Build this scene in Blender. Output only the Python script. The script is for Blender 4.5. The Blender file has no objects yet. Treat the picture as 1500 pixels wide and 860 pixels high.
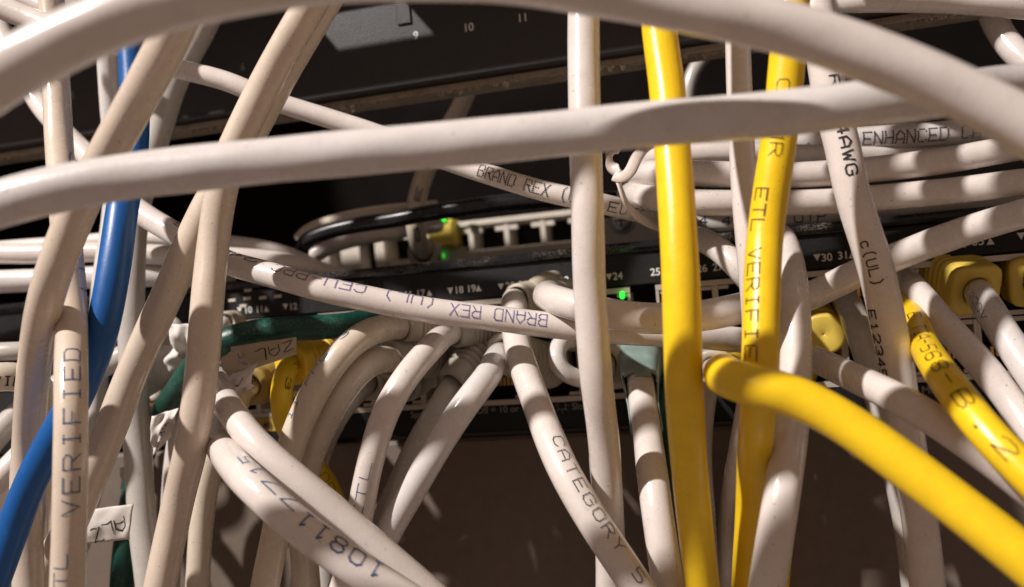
import bpy, math, random
from mathutils import Vector, Matrix, noise
random.seed(7)
scene = bpy.context.scene
COL = scene.collection

# ------------------------------------------------------------------ camera
FPX = 1200.0                                   # focal length in photograph pixels (1500 wide)
CAM = Vector((0, 0, 1.2))
cr = Vector((.9675, .237, -.0873)).normalized()        # camera right, up, back in rack axes
cu = Vector((.0848, .0208, .9962)); cu = (cu - cr*cu.dot(cr)).normalized()
cb = cr.cross(cu)
cam_data = bpy.data.cameras.new('camera')
cam = bpy.data.objects.new('camera', cam_data); COL.objects.link(cam)
cam.matrix_world = Matrix(((cr.x, cu.x, cb.x, CAM.x), (cr.y, cu.y, cb.y, CAM.y), (cr.z, cu.z, cb.z, CAM.z), (0, 0, 0, 1)))
cam_data.sensor_width = 36; cam_data.lens = 36*FPX/1500
cam_data.clip_start = .004; cam_data.clip_end = 20
cam_data.dof.use_dof = True
cam_data.dof.focus_distance = .163
cam_data.dof.aperture_fstop = 15.0
scene.camera = cam

# ------------------------------------------------------------------ light
world = bpy.data.worlds.new('World'); scene.world = world
world.use_nodes = True
bg = world.node_tree.nodes['Background']
bg.inputs[0].default_value = (1.0, .72, .59, 1)
bg.inputs[1].default_value = .25
Ldir = (cr*-.655 + cu*.63 + cb*.40).normalized()
ld = bpy.data.lights.new('ceiling_lamp', 'POINT')
ld.energy = 106; ld.color = (1, .93, .88); ld.shadow_soft_size = .019
LAMP = CAM - cb*.165 + Ldir*1.25
lamp = bpy.data.objects.new('ceiling_lamp', ld); COL.objects.link(lamp); lamp.location = LAMP
scene.view_settings.view_transform = 'Standard'
scene.view_settings.look = 'None'
scene.view_settings.exposure = 0
scene.view_settings.gamma = 1
scene.view_settings.use_curve_mapping = False
scene.render.engine = 'CYCLES'
scene.cycles.max_bounces = 8
scene.cycles.diffuse_bounces = 4
scene.cycles.use_denoising = True

# ------------------------------------------------------------------ helpers
def at(px, py, d):
    """the point seen at pixel (px,py) of the photograph, d centimetres into the picture"""
    d = d/100
    return CAM + cr*((px-750)/FPX*d) + cu*((430-py)/FPX*d) - cb*d
def ray(px, py):
    return cr*((px-750)/FPX) + cu*((430-py)/FPX) - cb
def on(px, py, Y):
    r = ray(px, py); t = (Y-CAM.y)/r.y
    return CAM + r*t
YF = at(780, 415, 20.7).y                      # front plane of the rack units
def link(o, parent=None):
    COL.objects.link(o)
    if parent: o.parent = parent
    return o
def mesh_obj(name, verts, faces, mat, parent=None, smooth=True):
    me = bpy.data.meshes.new(name); me.from_pydata([tuple(v) for v in verts], [], faces)
    me.materials.append(mat); me.update()
    if smooth: me.polygons.foreach_set('use_smooth', [True]*len(me.polygons))
    return link(bpy.data.objects.new(name, me), parent)
def tag(o, label=None, cat=None, group=None, kind=None):
    if label: o['label'] = label
    if cat: o['category'] = cat
    if group: o['group'] = group
    if kind: o['kind'] = kind
    return o
def empty(name, loc):
    o = bpy.data.objects.new(name, None); o.empty_display_size = .005
    link(o); o.location = loc
    bpy.context.view_layer.update()
    return o
def adopt(child, parent):
    """parent while keeping the child's geometry where it is"""
    child.parent = parent
    child.matrix_parent_inverse = Matrix.Translation(-Vector(parent.location))

# ------------------------------------------------------------------ materials
def mat(name, color, rough=.4, metal=0.0, mottle=.06, scale=900, bump=.0, bscale=6000, speck=0.0, spec=.5,
        coat=0.0, emit=None, trans=0.0, speckcol=(.12, .09, .07), sss=0.0, dust=0.0, dustcol=(.42,.36,.3), alpha=1.0):
    m = bpy.data.materials.new(name); m.use_nodes = True
    nt = m.node_tree; N = nt.nodes; Lk = nt.links; b = N['Principled BSDF']
    b.inputs['Roughness'].default_value = rough; b.inputs['Metallic'].default_value = metal
    b.inputs['Specular IOR Level'].default_value = spec
    b.inputs['Coat Weight'].default_value = coat; b.inputs['Coat Roughness'].default_value = .12
    b.inputs['Transmission Weight'].default_value = trans
    b.inputs['Alpha'].default_value = alpha
    if sss:
        b.inputs['Subsurface Weight'].default_value = sss; b.inputs['Subsurface Scale'].default_value = .0012
        b.inputs['Subsurface Radius'].default_value = (1, .6, .35)
    tc = N.new('ShaderNodeTexCoord')
    n1 = N.new('ShaderNodeTexNoise'); n1.inputs['Scale'].default_value = scale*.35; n1.inputs['Detail'].default_value = 4
    Lk.new(tc.outputs['Object'], n1.inputs['Vector'])
    r1 = N.new('ShaderNodeValToRGB'); e = r1.color_ramp.elements
    c = color; e[0].position = .3; e[1].position = .7
    e[0].color = (c[0]*(1-mottle), c[1]*(1-mottle*1.25), c[2]*(1-mottle*1.6), 1)
    e[1].color = (min(1, c[0]*(1+mottle)), min(1, c[1]*(1+mottle)), min(1, c[2]*(1+mottle)), 1)
    Lk.new(n1.outputs['Fac'], r1.inputs['Fac'])
    out = r1.outputs['Color']
    if speck:
        n2 = N.new('ShaderNodeTexNoise'); n2.inputs['Scale'].default_value = 1500; n2.inputs['Detail'].default_value = 1.5
        Lk.new(tc.outputs['Object'], n2.inputs['Vector'])
        r2 = N.new('ShaderNodeValToRGB'); r2.color_ramp.elements[0].position = .70; r2.color_ramp.elements[1].position = .78
        Lk.new(n2.outputs['Fac'], r2.inputs['Fac'])
        mm = N.new('ShaderNodeMath'); mm.operation = 'MULTIPLY'; mm.inputs[1].default_value = speck
        Lk.new(r2.outputs['Color'], mm.inputs[0])
        mx = N.new('ShaderNodeMix'); mx.data_type = 'RGBA'
        Lk.new(mm.outputs[0], mx.inputs['Factor']); Lk.new(out, mx.inputs['A']); mx.inputs['B'].default_value = (*speckcol, 1)
        out = mx.outputs['Result']
    if dust:
        n3 = N.new('ShaderNodeTexNoise'); n3.inputs['Scale'].default_value = 2600; n3.inputs['Detail'].default_value = 3
        Lk.new(tc.outputs['Object'], n3.inputs['Vector'])
        n4 = N.new('ShaderNodeTexNoise'); n4.inputs['Scale'].default_value = 160; n4.inputs['Detail'].default_value = 3
        Lk.new(tc.outputs['Object'], n4.inputs['Vector'])
        ml = N.new('ShaderNodeMath'); ml.operation = 'MULTIPLY'
        Lk.new(n3.outputs['Fac'], ml.inputs[0]); Lk.new(n4.outputs['Fac'], ml.inputs[1])
        r3 = N.new('ShaderNodeValToRGB'); r3.color_ramp.elements[0].position = .27; r3.color_ramp.elements[1].position = .40
        Lk.new(ml.outputs[0], r3.inputs['Fac'])
        m3 = N.new('ShaderNodeMath'); m3.operation = 'MULTIPLY'; m3.inputs[1].default_value = dust
        Lk.new(r3.outputs['Color'], m3.inputs[0])
        mx = N.new('ShaderNodeMix'); mx.data_type = 'RGBA'
        Lk.new(m3.outputs[0], mx.inputs['Factor']); Lk.new(out, mx.inputs['A']); mx.inputs['B'].default_value = (*dustcol, 1)
        out = mx.outputs['Result']
    Lk.new(out, b.inputs['Base Color'])
    # gloss varies a little over the surface
    mr = N.new('ShaderNodeMapRange'); mr.inputs['To Min'].default_value = rough*.8; mr.inputs['To Max'].default_value = min(1, rough*1.3)
    n5 = N.new('ShaderNodeTexNoise'); n5.inputs['Scale'].default_value = scale*.8; n5.inputs['Detail'].default_value = 3
    Lk.new(tc.outputs['Object'], n5.inputs['Vector'])
    Lk.new(n5.outputs['Fac'], mr.inputs['Value']); Lk.new(mr.outputs['Result'], b.inputs['Roughness'])
    if bump:
        nb = N.new('ShaderNodeTexNoise'); nb.inputs['Scale'].default_value = bscale; nb.inputs['Detail'].default_value = 2
        Lk.new(tc.outputs['Object'], nb.inputs['Vector'])
        bp = N.new('ShaderNodeBump'); bp.inputs['Strength'].default_value = bump; bp.inputs['Distance'].default_value = .0002
        Lk.new(nb.outputs['Fac'], bp.inputs['Height']); Lk.new(bp.outputs['Normal'], b.inputs['Normal'])
    if emit:
        b.inputs['Emission Color'].default_value = (*emit[:3], 1); b.inputs['Emission Strength'].default_value = emit[3]
    return m
PVC = dict(rough=.25, coat=.2, bump=.14, bscale=1400, speck=.5, mottle=.04, dust=.07, dustcol=(.30, .23, .17), sss=.0, spec=.5)
M = {
 'white':  mat('white_pvc', (.66, .60, .565), **PVC),
 'cool':   mat('cool_white_pvc', (.63, .595, .58), **PVC),
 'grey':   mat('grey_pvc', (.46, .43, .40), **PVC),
 'beige':  mat('beige_pvc', (.60, .505, .415), **PVC),
 'cream':  mat('cream_pvc', (.62, .54, .44), **PVC),
 'yellow': mat('yellow_pvc', (.85, .565, .014), rough=.31, bump=.14, bscale=1400, mottle=.05, speck=.35, speckcol=(.25,.14,.02), dust=.10, dustcol=(.45, .25, .02)),
 'blue':   mat('blue_pvc', (.003, .085, .31), rough=.36, bump=.1, bscale=1400, mottle=.05, speck=.2, speckcol=(.2, .3, .5)),
 'green':  mat('green_pvc', (.003, .05, .036), rough=.38, bump=.2, bscale=2500, mottle=.1, speck=.8, speckcol=(.12, .3, .24), dust=.25, dustcol=(.15, .33, .27)),
 'black':  mat('black_pvc', (.012, .012, .014), rough=.25),
 'ink':    mat('black_ink', (.012, .011, .012), rough=.6),
 'bluei':  mat('blue_ink', (.025, .085, .22), rough=.6),
 'violet': mat('violet_ink', (.12, .115, .29), rough=.6),
 'greyi':  mat('grey_ink', (.04, .045, .07), rough=.6),
 'boot':   mat('beige_boot_rubber', (.46, .41, .33), rough=.45, bump=.15, bscale=2000, speck=.3),
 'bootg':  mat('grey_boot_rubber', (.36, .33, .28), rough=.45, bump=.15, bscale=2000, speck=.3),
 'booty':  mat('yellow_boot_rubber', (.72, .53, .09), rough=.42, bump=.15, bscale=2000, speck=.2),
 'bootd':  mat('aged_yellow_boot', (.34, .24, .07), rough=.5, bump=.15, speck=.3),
 'bootb':  mat('blue_boot_rubber', (.01, .10, .42), rough=.4),
 'bootc':  mat('green_tinted_boot', (.22, .30, .285), rough=.2, coat=.4, mottle=.15, bump=.2, alpha=.9),
 'plug':   mat('clear_plug', (.55, .52, .48), rough=.12, trans=.3),
 'case':   mat('black_powder_coat', (.006, .006, .007), rough=.45, spec=.35, bump=.55, bscale=5200, speck=.25, speckcol=(.10, .10, .10)),
 'rim':    mat('black_gloss_rim', (.010, .010, .011), rough=.25, bump=.2, bscale=3000, dust=.35),
 'dark':   mat('black_inside', (.006, .0055, .005), rough=.7),
 'print':  mat('white_print', (.72, .70, .68), rough=.5),
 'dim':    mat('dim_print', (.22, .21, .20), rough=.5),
 'shield': mat('tin_port_shield', (.56, .50, .44), rough=.38, metal=.35, bump=.1),
 'gold':   mat('gold_contact', (.75, .48, .20), rough=.25, metal=.9),
 'led':    mat('green_led', (.02, .5, .03), rough=.3, emit=(.02, 1, .05, 1.6)),
 'rear':   mat('ivory_plastic', (.58, .52, .45), rough=.5, bump=.1),
 'plate':  mat('grey_painted_steel', (.155, .122, .100), rough=.55, spec=.3, bump=.5, bscale=4000, mottle=.06),
 'steel':  mat('bracket_steel', (.34, .31, .29), rough=.4, metal=.3, bump=.2),
 'screw':  mat('nickel_screw', (.38, .38, .35), rough=.25, metal=.9),
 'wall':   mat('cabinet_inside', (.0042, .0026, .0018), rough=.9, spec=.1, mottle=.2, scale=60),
 'dustlip': mat('dusty_edge', (.24, .19, .145), rough=.8, bump=.9, bscale=2500, dust=1.0, dustcol=(.62, .53, .44)),
 'lipm': mat('worn_beige_edge', (.30, .245, .19), rough=.7, bump=.8, bscale=2500, dust=.8, dustcol=(.10, .075, .055)),
 'paper':  mat('white_paper', (.62, .58, .55), rough=.75, bump=.3, bscale=900, mottle=.05),
 'papery': mat('aged_paper', (.46, .38, .28), rough=.75, bump=.3, bscale=900, mottle=.05),
 'sticker': mat('yellow_sticker', (.42, .28, .06), rough=.5),
 'panel':  mat('patch_panel_black', (.034, .031, .033), rough=.40, spec=.4, bump=.35, bscale=3500, speck=.2, speckcol=(.10, .10, .10)),
}

for k_ in ('ink', 'bluei', 'violet', 'greyi'):           # printing rubbed thin in places
    nt = M[k_].node_tree; b_ = nt.nodes['Principled BSDF']; t_ = nt.nodes.new('ShaderNodeTexCoord')
    n_ = nt.nodes.new('ShaderNodeTexNoise'); n_.inputs['Scale'].default_value = 1100; n_.inputs['Detail'].default_value = 4; n_.inputs['Roughness'].default_value = .7
    r_ = nt.nodes.new('ShaderNodeMapRange'); r_.inputs['From Min'].default_value = .30; r_.inputs['From Max'].default_value = .46
    r_.inputs['To Min'].default_value = .35; r_.inputs['To Max'].default_value = .97
    nt.links.new(t_.outputs['Object'], n_.inputs['Vector']); nt.links.new(n_.outputs['Fac'], r_.inputs['Value']); nt.links.new(r_.outputs['Result'], b_.inputs['Alpha'])
M['booty2'] = mat('bright_yellow_boot', (.82, .53, .03), rough=.35, bump=.1)
# ------------------------------------------------------------------ stroke lettering
FONT = {
 'A': [[(0,0),(0,4),(2,6),(4,4),(4,0)],[(0,2),(4,2)]], 'B': [[(0,0),(0,6),(3,6),(4,5),(4,4),(3,3),(0,3)],[(3,3),(4,2),(4,1),(3,0),(0,0)]],
 'C': [[(4,5),(3,6),(1,6),(0,5),(0,1),(1,0),(3,0),(4,1)]], 'D': [[(0,0),(0,6),(3,6),(4,5),(4,1),(3,0),(0,0)]],
 'E': [[(4,6),(0,6),(0,0),(4,0)],[(0,3),(3,3)]], 'F': [[(4,6),(0,6),(0,0)],[(0,3),(3,3)]],
 'G': [[(4,5),(3,6),(1,6),(0,5),(0,1),(1,0),(3,0),(4,1),(4,3),(2.4,3)]], 'H': [[(0,0),(0,6)],[(4,0),(4,6)],[(0,3),(4,3)]],
 'I': [[(2,0),(2,6)],[(1,0),(3,0)],[(1,6),(3,6)]], 'L': [[(0,6),(0,0),(4,0)]], 'N': [[(0,0),(0,6),(4,0),(4,6)]],
 'M': [[(0,0),(0,6),(2,3),(4,6),(4,0)]], 'O': [[(1,0),(0,1),(0,5),(1,6),(3,6),(4,5),(4,1),(3,0),(1,0)]],
 'P': [[(0,0),(0,6),(3,6),(4,5),(4,4),(3,3),(0,3)]], 'R': [[(0,0),(0,6),(3,6),(4,5),(4,4),(3,3),(0,3)],[(2,3),(4,0)]],
 'S': [[(4,5),(3,6),(1,6),(0,5),(0,4),(1,3),(3,3),(4,2),(4,1),(3,0),(1,0),(0,1)]], 'T': [[(2,0),(2,6)],[(0,6),(4,6)]],
 'U': [[(0,6),(0,1),(1,0),(3,0),(4,1),(4,6)]], 'V': [[(0,6),(2,0),(4,6)]], 'W': [[(0,6),(1,0),(2,4),(3,0),(4,6)]],
 'X': [[(0,0),(4,6)],[(0,6),(4,0)]], 'Y': [[(0,6),(2,3),(4,6)],[(2,3),(2,0)]], 'Z': [[(0,6),(4,6),(0,0),(4,0)]],
 '0': [[(1,0),(0,1),(0,5),(1,6),(3,6),(4,5),(4,1),(3,0),(1,0)]], '1': [[(1,5),(2,6),(2,0)],[(1,0),(3,0)]],
 '2': [[(0,5),(1,6),(3,6),(4,5),(4,4),(0,0),(4,0)]], '3': [[(0,5),(1,6),(3,6),(4,5),(4,4),(3,3),(2,3)],[(3,3),(4,2),(4,1),(3,0),(1,0),(0,1)]],
 '4': [[(3,0),(3,6),(0,2),(4,2)]], '5': [[(4,6),(0,6),(0,3.4),(3,3.4),(4,2.6),(4,1),(3,0),(0,0)]],
 '6': [[(4,5),(3,6),(1,6),(0,5),(0,1),(1,0),(3,0),(4,1),(4,2),(3,3),(0,3)]], '7': [[(0,6),(4,6),(1.5,0)]],
 '8': [[(1,3),(0,4),(0,5),(1,6),(3,6),(4,5),(4,4),(3,3),(1,3),(0,2),(0,1),(1,0),(3,0),(4,1),(4,2),(3,3)]],
 '9': [[(0,1),(1,0),(3,0),(4,1),(4,5),(3,6),(1,6),(0,5),(0,4),(1,3),(4,3)]],
 '-': [[(.5,3),(3.5,3)]], '.': [[(1.8,0),(2.2,0),(2.2,.5)]], '(': [[(3,7),(1.6,5),(1.6,1),(3,-1)]], ')': [[(1,7),(2.4,5),(2.4,1),(1,-1)]],
 'c': [[(3.6,3.4),(2.8,4),(1.2,4),(.4,3.2),(.4,.8),(1.2,0),(2.8,0),(3.6,.6)]], ' ': [],
 'v': [[(.5,4),(2,0),(3.5,4)]], '~': [[(0,2),(1,4),(2,1),(3,4),(4,1)]],
}
def text_ribbons(s, mapf, adv, hgt, width, dots=False, gap=1.6):
    """mapf(u,v) -> point ; u advances by adv per character, v is 0..hgt"""
    V, F = [], []
    hw = width/2
    def seg(a, b):
        d = (b[0]-a[0], b[1]-a[1]); l = math.hypot(*d)
        if l < 1e-9: return
        n = (-d[1]/l*hw, d[0]/l*hw); k = max(1, int(l/.00035)); base = len(V)
        ex = hw*.6/l
        for i in range(k+1):
            t = -ex + (1+2*ex)*i/k; u = a[0]+d[0]*t; v = a[1]+d[1]*t
            V.append(mapf(u+n[0], v+n[1])); V.append(mapf(u-n[0], v-n[1]))
        for i in range(k): F.append((base+2*i, base+2*i+1, base+2*i+3, base+2*i+2))
    def dot(u, v):
        base = len(V)
        for q in range(6):
            a = q*math.pi/3; V.append(mapf(u+hw*math.cos(a)*1.05, v+hw*math.sin(a)*1.05))
        F.append(tuple(range(base, base+6)))
    for i, ch in enumerate(s):
        g = FONT.get(ch, [])
        cell = adv/(4+gap)
        for pl in g:
            pts = [((i*adv)+x*cell, y/6*hgt) for x, y in pl]
            for a, b in zip(pts, pts[1:]):
                if dots:
                    l = math.hypot(b[0]-a[0], b[1]-a[1]); k = max(1, round(l/(width*1.12)))
                    for j in range(k+1): dot(a[0]+(b[0]-a[0])*j/k, a[1]+(b[1]-a[1])*j/k)
                else: seg(a, b)
    return V, F

# ------------------------------------------------------------------ cables
CABLES = {}
def spline(pts, step=.0011):
    P = [pts[0]*2-pts[1]] + pts + [pts[-1]*2-pts[-2]]
    out = []
    for i in range(1, len(P)-2):
        p0, p1, p2, p3 = P[i-1:i+3]
        t0 = 0; t1 = t0+max(1e-6, (p1-p0).length)**.5; t2 = t1+max(1e-6, (p2-p1).length)**.5; t3 = t2+max(1e-6, (p3-p2).length)**.5
        n = max(2, int((p2-p1).length/step))
        for k in range(n):
            t = t1+(t2-t1)*k/n
            A1 = p0*((t1-t)/(t1-t0))+p1*((t-t0)/(t1-t0)); A2 = p1*((t2-t)/(t2-t1))+p2*((t-t1)/(t2-t1)); A3 = p2*((t3-t)/(t3-t2))+p3*((t-t2)/(t3-t2))
            B1 = A1*((t2-t)/(t2-t0))+A2*((t-t0)/(t2-t0)); B2 = A2*((t3-t)/(t3-t1))+A3*((t-t1)/(t3-t1))
            out.append(B1*((t2-t)/(t2-t1))+B2*((t-t1)/(t2-t1)))
    out.append(P[-2])
    for _ in range(14):                      # relax small kinks, ends stay
        o2 = out[:]
        for i in range(1, len(out)-1): o2[i] = out[i]*.5+(out[i-1]+out[i+1])*.25
        out = o2
    return out
def frames(path):
    n = len(path); T = []
    for i in range(n):
        a = path[max(0, i-1)]; b = path[min(n-1, i+1)]; T.append((b-a).normalized())
    u = T[0].orthogonal().normalized(); U = [u]
    for i in range(1, n):
        u = U[-1] - T[i]*U[-1].dot(T[i]); U.append(u.normalized())
    return T, U
def tube(path, r, seg=24, lump=.007, seed=0, caps=True):
    T, U = frames(path); V, F = [], []; s = 0
    for i, p in enumerate(path):
        if i: s += (p-path[i-1]).length
        B = T[i].cross(U[i])
        w = 1+.012*noise.noise(Vector((s*55, seed*3.1, 0)))
        for k in range(seg):
            a = 2*math.pi*k/seg
            rr = r*(w+lump*math.cos(4*a+s*330+seed)+lump*.6*math.cos(2*a-s*120+seed*2))
            V.append(p+(U[i]*math.cos(a)+B*math.sin(a))*rr)
    for i in range(len(path)-1):
        for k in range(seg):
            a = i*seg+k; b = i*seg+(k+1) % seg
            F.append((a, b, b+seg, a+seg))
    if caps:
        F.append(tuple(range(seg-1, -1, -1))); o = (len(path)-1)*seg; F.append(tuple(range(o, o+seg)))
    return V, F
def cable(key, matk, rmm, pts, label, ext=(1, 1), group=None, cat='cable', name='network_cable', lump=.007):
    r = rmm/1000
    P, d = [], 0
    lastd = pts[0][2]
    # depth left out -> interpolated between the given ones
    pts = [list(p)+[None]*(3-len(p)) for p in pts]
    known = [i for i, p in enumerate(pts) if p[2] is not None]
    for i, p in enumerate(pts):
        if p[2] is None:
            a = max([k for k in known if k < i]); nb = [k for k in known if k > i]
            if not nb: p[2] = pts[a][2]
            else:
                b = nb[0]; p[2] = pts[a][2]+(pts[b][2]-pts[a][2])*(i-a)/(b-a)
    P = [at(*p) for p in pts]
    if ext[0]: P.insert(0, P[0]+(P[0]-P[1]).normalized()*.03*ext[0])
    if ext[1]: P.append(P[-1]+(P[-1]-P[-2]).normalized()*.03*ext[1])
    path = spline(P)
    V, F = tube(path, r, seed=len(CABLES)*1.7, lump=lump)
    root = empty(name, path[0])
    j = mesh_obj('jacket', V, F, M[matk]); adopt(j, root)
    tag(root, label, cat, group)
    S = [0]
    for a, b in zip(path, path[1:]): S.append(S[-1]+(b-a).length)
    CABLES[key] = dict(root=root, path=path, r=r, S=S)
    return root
def project(p):
    v = p-CAM; d = -v.dot(cb)
    return 750+FPX*v.dot(cr)/d, 430-FPX*v.dot(cu)/d
def s_at(key, px, py):
    c = CABLES[key]; best = None
    for p, s in zip(c['path'], c['S']):
        x, y = project(p); q = (x-px)**2+(y-py)**2
        if best is None or q < best[0]: best = (q, s)
    return best[1]
def print_on(key, s, A, B, hmm=1.9, wmm=.26, off=0.0, ink='ink', dots=False, upflip=False, gap=1.6, name='printed_lettering'):
    """letters printed round the jacket, reading from pixel A to pixel B, seen from the camera side"""
    c = CABLES[key]; r = c['r']; path, S = c['path'], c['S']
    s0, s1 = s_at(key, *A), s_at(key, *B); sgn = 1 if s1 > s0 else -1
    adv = abs(s1-s0)/len(s); h = hmm/1000
    def mapf(u, v):
        s_ = s0+sgn*u; s_ = min(max(s_, 0), S[-1]-1e-6)
        lo, hi = 0, len(S)-1
        while hi-lo > 1:
            m = (lo+hi)//2
            if S[m] <= s_: lo = m
            else: hi = m
        t = (s_-S[lo])/(S[hi]-S[lo]); p = path[lo].lerp(path[hi], t)
        def tan(i):
            return (path[min(i+2, len(path)-1)]-path[max(i-2, 0)]).normalized()
        T = tan(lo).lerp(tan(hi), t).normalized()*sgn
        cc = CAM-p; cc = (cc-T*cc.dot(T)).normalized()
        up = cc.cross(T)
        th = off+(v-h/2)/r
        return p+(cc*math.cos(th)+up*math.sin(th))*(r*1.012+.00005)
    V, F = text_ribbons(s, mapf, adv, h, wmm/1000, dots, gap)
    o = mesh_obj(name, V, F, M[ink], smooth=False); adopt(o, c['root'])
    return o
def boot(key, b, f, rb, rf, matk, hole=None, ribs=6, sq=2.6, plug=True, depth_in=.55):
    """moulded strain relief: b = back end at the plug, f = front end with the cable hole (pixel,pixel,cm); radii in mm"""
    c = CABLES[key]; root = c['root']; hole = hole or (c['r']*1000+.14)
    pb, pf = at(*b), at(*f); ax = pf-pb; L = ax.length; ax.normalize()
    up = Vector((0, 0, 1)); up = (up-ax*up.dot(ax)).normalized(); sd = ax.cross(up)
    prof = []
    n = 60
    for i in range(n+1):
        t = i/n; rr = rb+(rf-rb)*t
        if .12 < t < .80:
            ph = (t-.12)/.68*ribs
            rr += -.75*(.5-.5*math.cos(2*math.pi*ph))**2.2+.12
        prof.append((t*L, rr/1000))
    for q in range(1, 7):                     # rounded lip
        a = q/6*math.pi/2; prof.append((L+.0009*math.sin(a), rf/1000-.0009*(1-math.cos(a))))
    hr = hole/1000
    prof += [(L+.0009, hr+.0003), (L+.0007, hr), (L-.004, hr)]
    V, F = [], []; seg = 36
    for (z, rr) in prof:
        for k in range(seg):
            a = 2*math.pi*k/seg; ca, sa = math.cos(a), math.sin(a)
            e = sq if rr > hr*1.02 else 2
            g = (abs(ca)**e+abs(sa)**e)**(-1/e)
            V.append(pb+ax*z+(sd*ca+up*sa)*(rr*g))
    for i in range(len(prof)-1):
        for k in range(seg):
            a = i*seg+k; b2 = i*seg+(k+1) % seg
            F.append((a, b2, b2+seg, a+seg))
    F.append(tuple(range(seg-1, -1, -1)))
    o = mesh_obj('strain_relief_boot', V, F, M[matk]); adopt(o, root)
    if plug:
        p0 = pb; q0 = Vector((pb.x, max(pb.y+.002, YF+.006), pb.z))
        o2 = box_obj('plug', p0-Vector((.0056, 0, .0038)), Vector((pb.x+.0056, q0.y, pb.z+.0038)), M['plug'], bev=.0006); adopt(o2, root)
    return o
def box_vf(lo, hi, bev=0.0):
    x0, y0, z0 = lo; x1, y1, z1 = hi
    if x0 > x1: x0, x1 = x1, x0
    if y0 > y1: y0, y1 = y1, y0
    if z0 > z1: z0, z1 = z1, z0
    if not bev:
        V = [(x, y, z) for x in (x0, x1) for y in (y0, y1) for z in (z0, z1)]
        F = [(0,1,3,2),(4,6,7,5),(0,4,5,1),(2,3,7,6),(0,2,6,4),(1,5,7,3)]
        return V, F
    b = min(bev, (x1-x0)/3, (y1-y0)/3, (z1-z0)/3)
    V = []; idx = {}
    for ix, x in enumerate((x0, x1)):
        for iy, y in enumerate((y0, y1)):
            for iz, z in enumerate((z0, z1)):
                sx, sy, sz = (1 if ix == 0 else -1), (1 if iy == 0 else -1), (1 if iz == 0 else -1)
                idx[ix, iy, iz, 0] = len(V); V.append((x, y+sy*b, z+sz*b))
                idx[ix, iy, iz, 1] = len(V); V.append((x+sx*b, y, z+sz*b))
                idx[ix, iy, iz, 2] = len(V); V.append((x+sx*b, y+sy*b, z))
    F = []
    for i in (0, 1):
        F.append([idx[i, 0, 0, 0], idx[i, 1, 0, 0], idx[i, 1, 1, 0], idx[i, 0, 1, 0]])
        F.append([idx[0, i, 0, 1], idx[1, i, 0, 1], idx[1, i, 1, 1], idx[0, i, 1, 1]])
        F.append([idx[0, 0, i, 2], idx[1, 0, i, 2], idx[1, 1, i, 2], idx[0, 1, i, 2]])
        for j in (0, 1):
            F.append([idx[0, i, j, 1], idx[1, i, j, 1], idx[1, i, j, 2], idx[0, i, j, 2]])
            F.append([idx[i, 0, j, 0], idx[i, 1, j, 0], idx[i, 1, j, 2], idx[i, 0, j, 2]])
            F.append([idx[i, j, 0, 0], idx[i, j, 1, 0], idx[i, j, 1, 1], idx[i, j, 0, 1]])
            for k in (0, 1):
                F.append([idx[i, j, k, 0], idx[i, j, k, 1], idx[i, j, k, 2]])
    return V, F
def box_obj(name, lo, hi, m, parent=None, bev=0.0):
    V, F = box_vf(lo, hi, bev)
    o = mesh_obj(name, V, F, m, None, smooth=False)
    me = o.data
    import bmesh
    bm = bmesh.new(); bm.from_mesh(me); bmesh.ops.recalc_face_normals(bm, faces=bm.faces); bm.to_mesh(me); bm.free()
    if parent: adopt(o, parent)
    return o
def fbox(name, x0, y0, x1, y1, Y, m, parent=None, front=.0, back=.002, bev=0.0):
    """box on a rack plane whose front face spans pixels (x0,y0)-(x1,y1)"""
    a, b = on(x0, y0, Y), on(x1, y1, Y)
    return box_obj(name, (a.x, Y-front, a.z), (b.x, Y+back, b.z), m, parent, bev)

# ------------------------------------------------------------------ rack: setting
def setting(name, lo, hi, m):
    return tag(box_obj(name, lo, hi, m), kind='structure')
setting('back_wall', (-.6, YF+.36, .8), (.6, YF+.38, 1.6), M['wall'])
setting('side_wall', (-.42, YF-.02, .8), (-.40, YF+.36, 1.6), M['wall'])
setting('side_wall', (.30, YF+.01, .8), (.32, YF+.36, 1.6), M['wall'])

XA, XB = -.30, .26                              # ends of the rack units
z_sw_top = on(700, 377, YF).z; z_sw_bot = on(700, 634, YF).z
z_port_top = on(1000, 414, YF).z; z_port_bot = z_port_top-.0272
# --- the switch
sw = empty('network_switch', (0, YF, z_sw_bot))
tag(sw, 'black rack switch with numbered network ports behind the tangle of cables', 'network switch')
box_obj('top_rim', (XA, YF-.0016, z_sw_top-.0022), (XB, YF+.004, z_sw_top), M['rim'], sw, bev=.0008)
box_obj('label_panel', (XA, YF, z_port_top+.0003), (XB, YF+.003, z_sw_top-.0024), M['case'], sw, bev=.0003)
box_obj('lower_label_panel', (XA, YF, z_sw_bot), (XB, YF+.003, z_port_bot-.0003), M['case'], sw, bev=.0003)
box_obj('chassis', (XA, YF+.014, z_sw_bot+.0004), (XB, YF+.09, z_sw_top-.0004), M['dark'], sw)
box_obj('recess_top', (XA, YF+.0032, z_port_top+.0003), (XB, YF+.0138, z_port_top+.001), M['dark'], sw)
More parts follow.
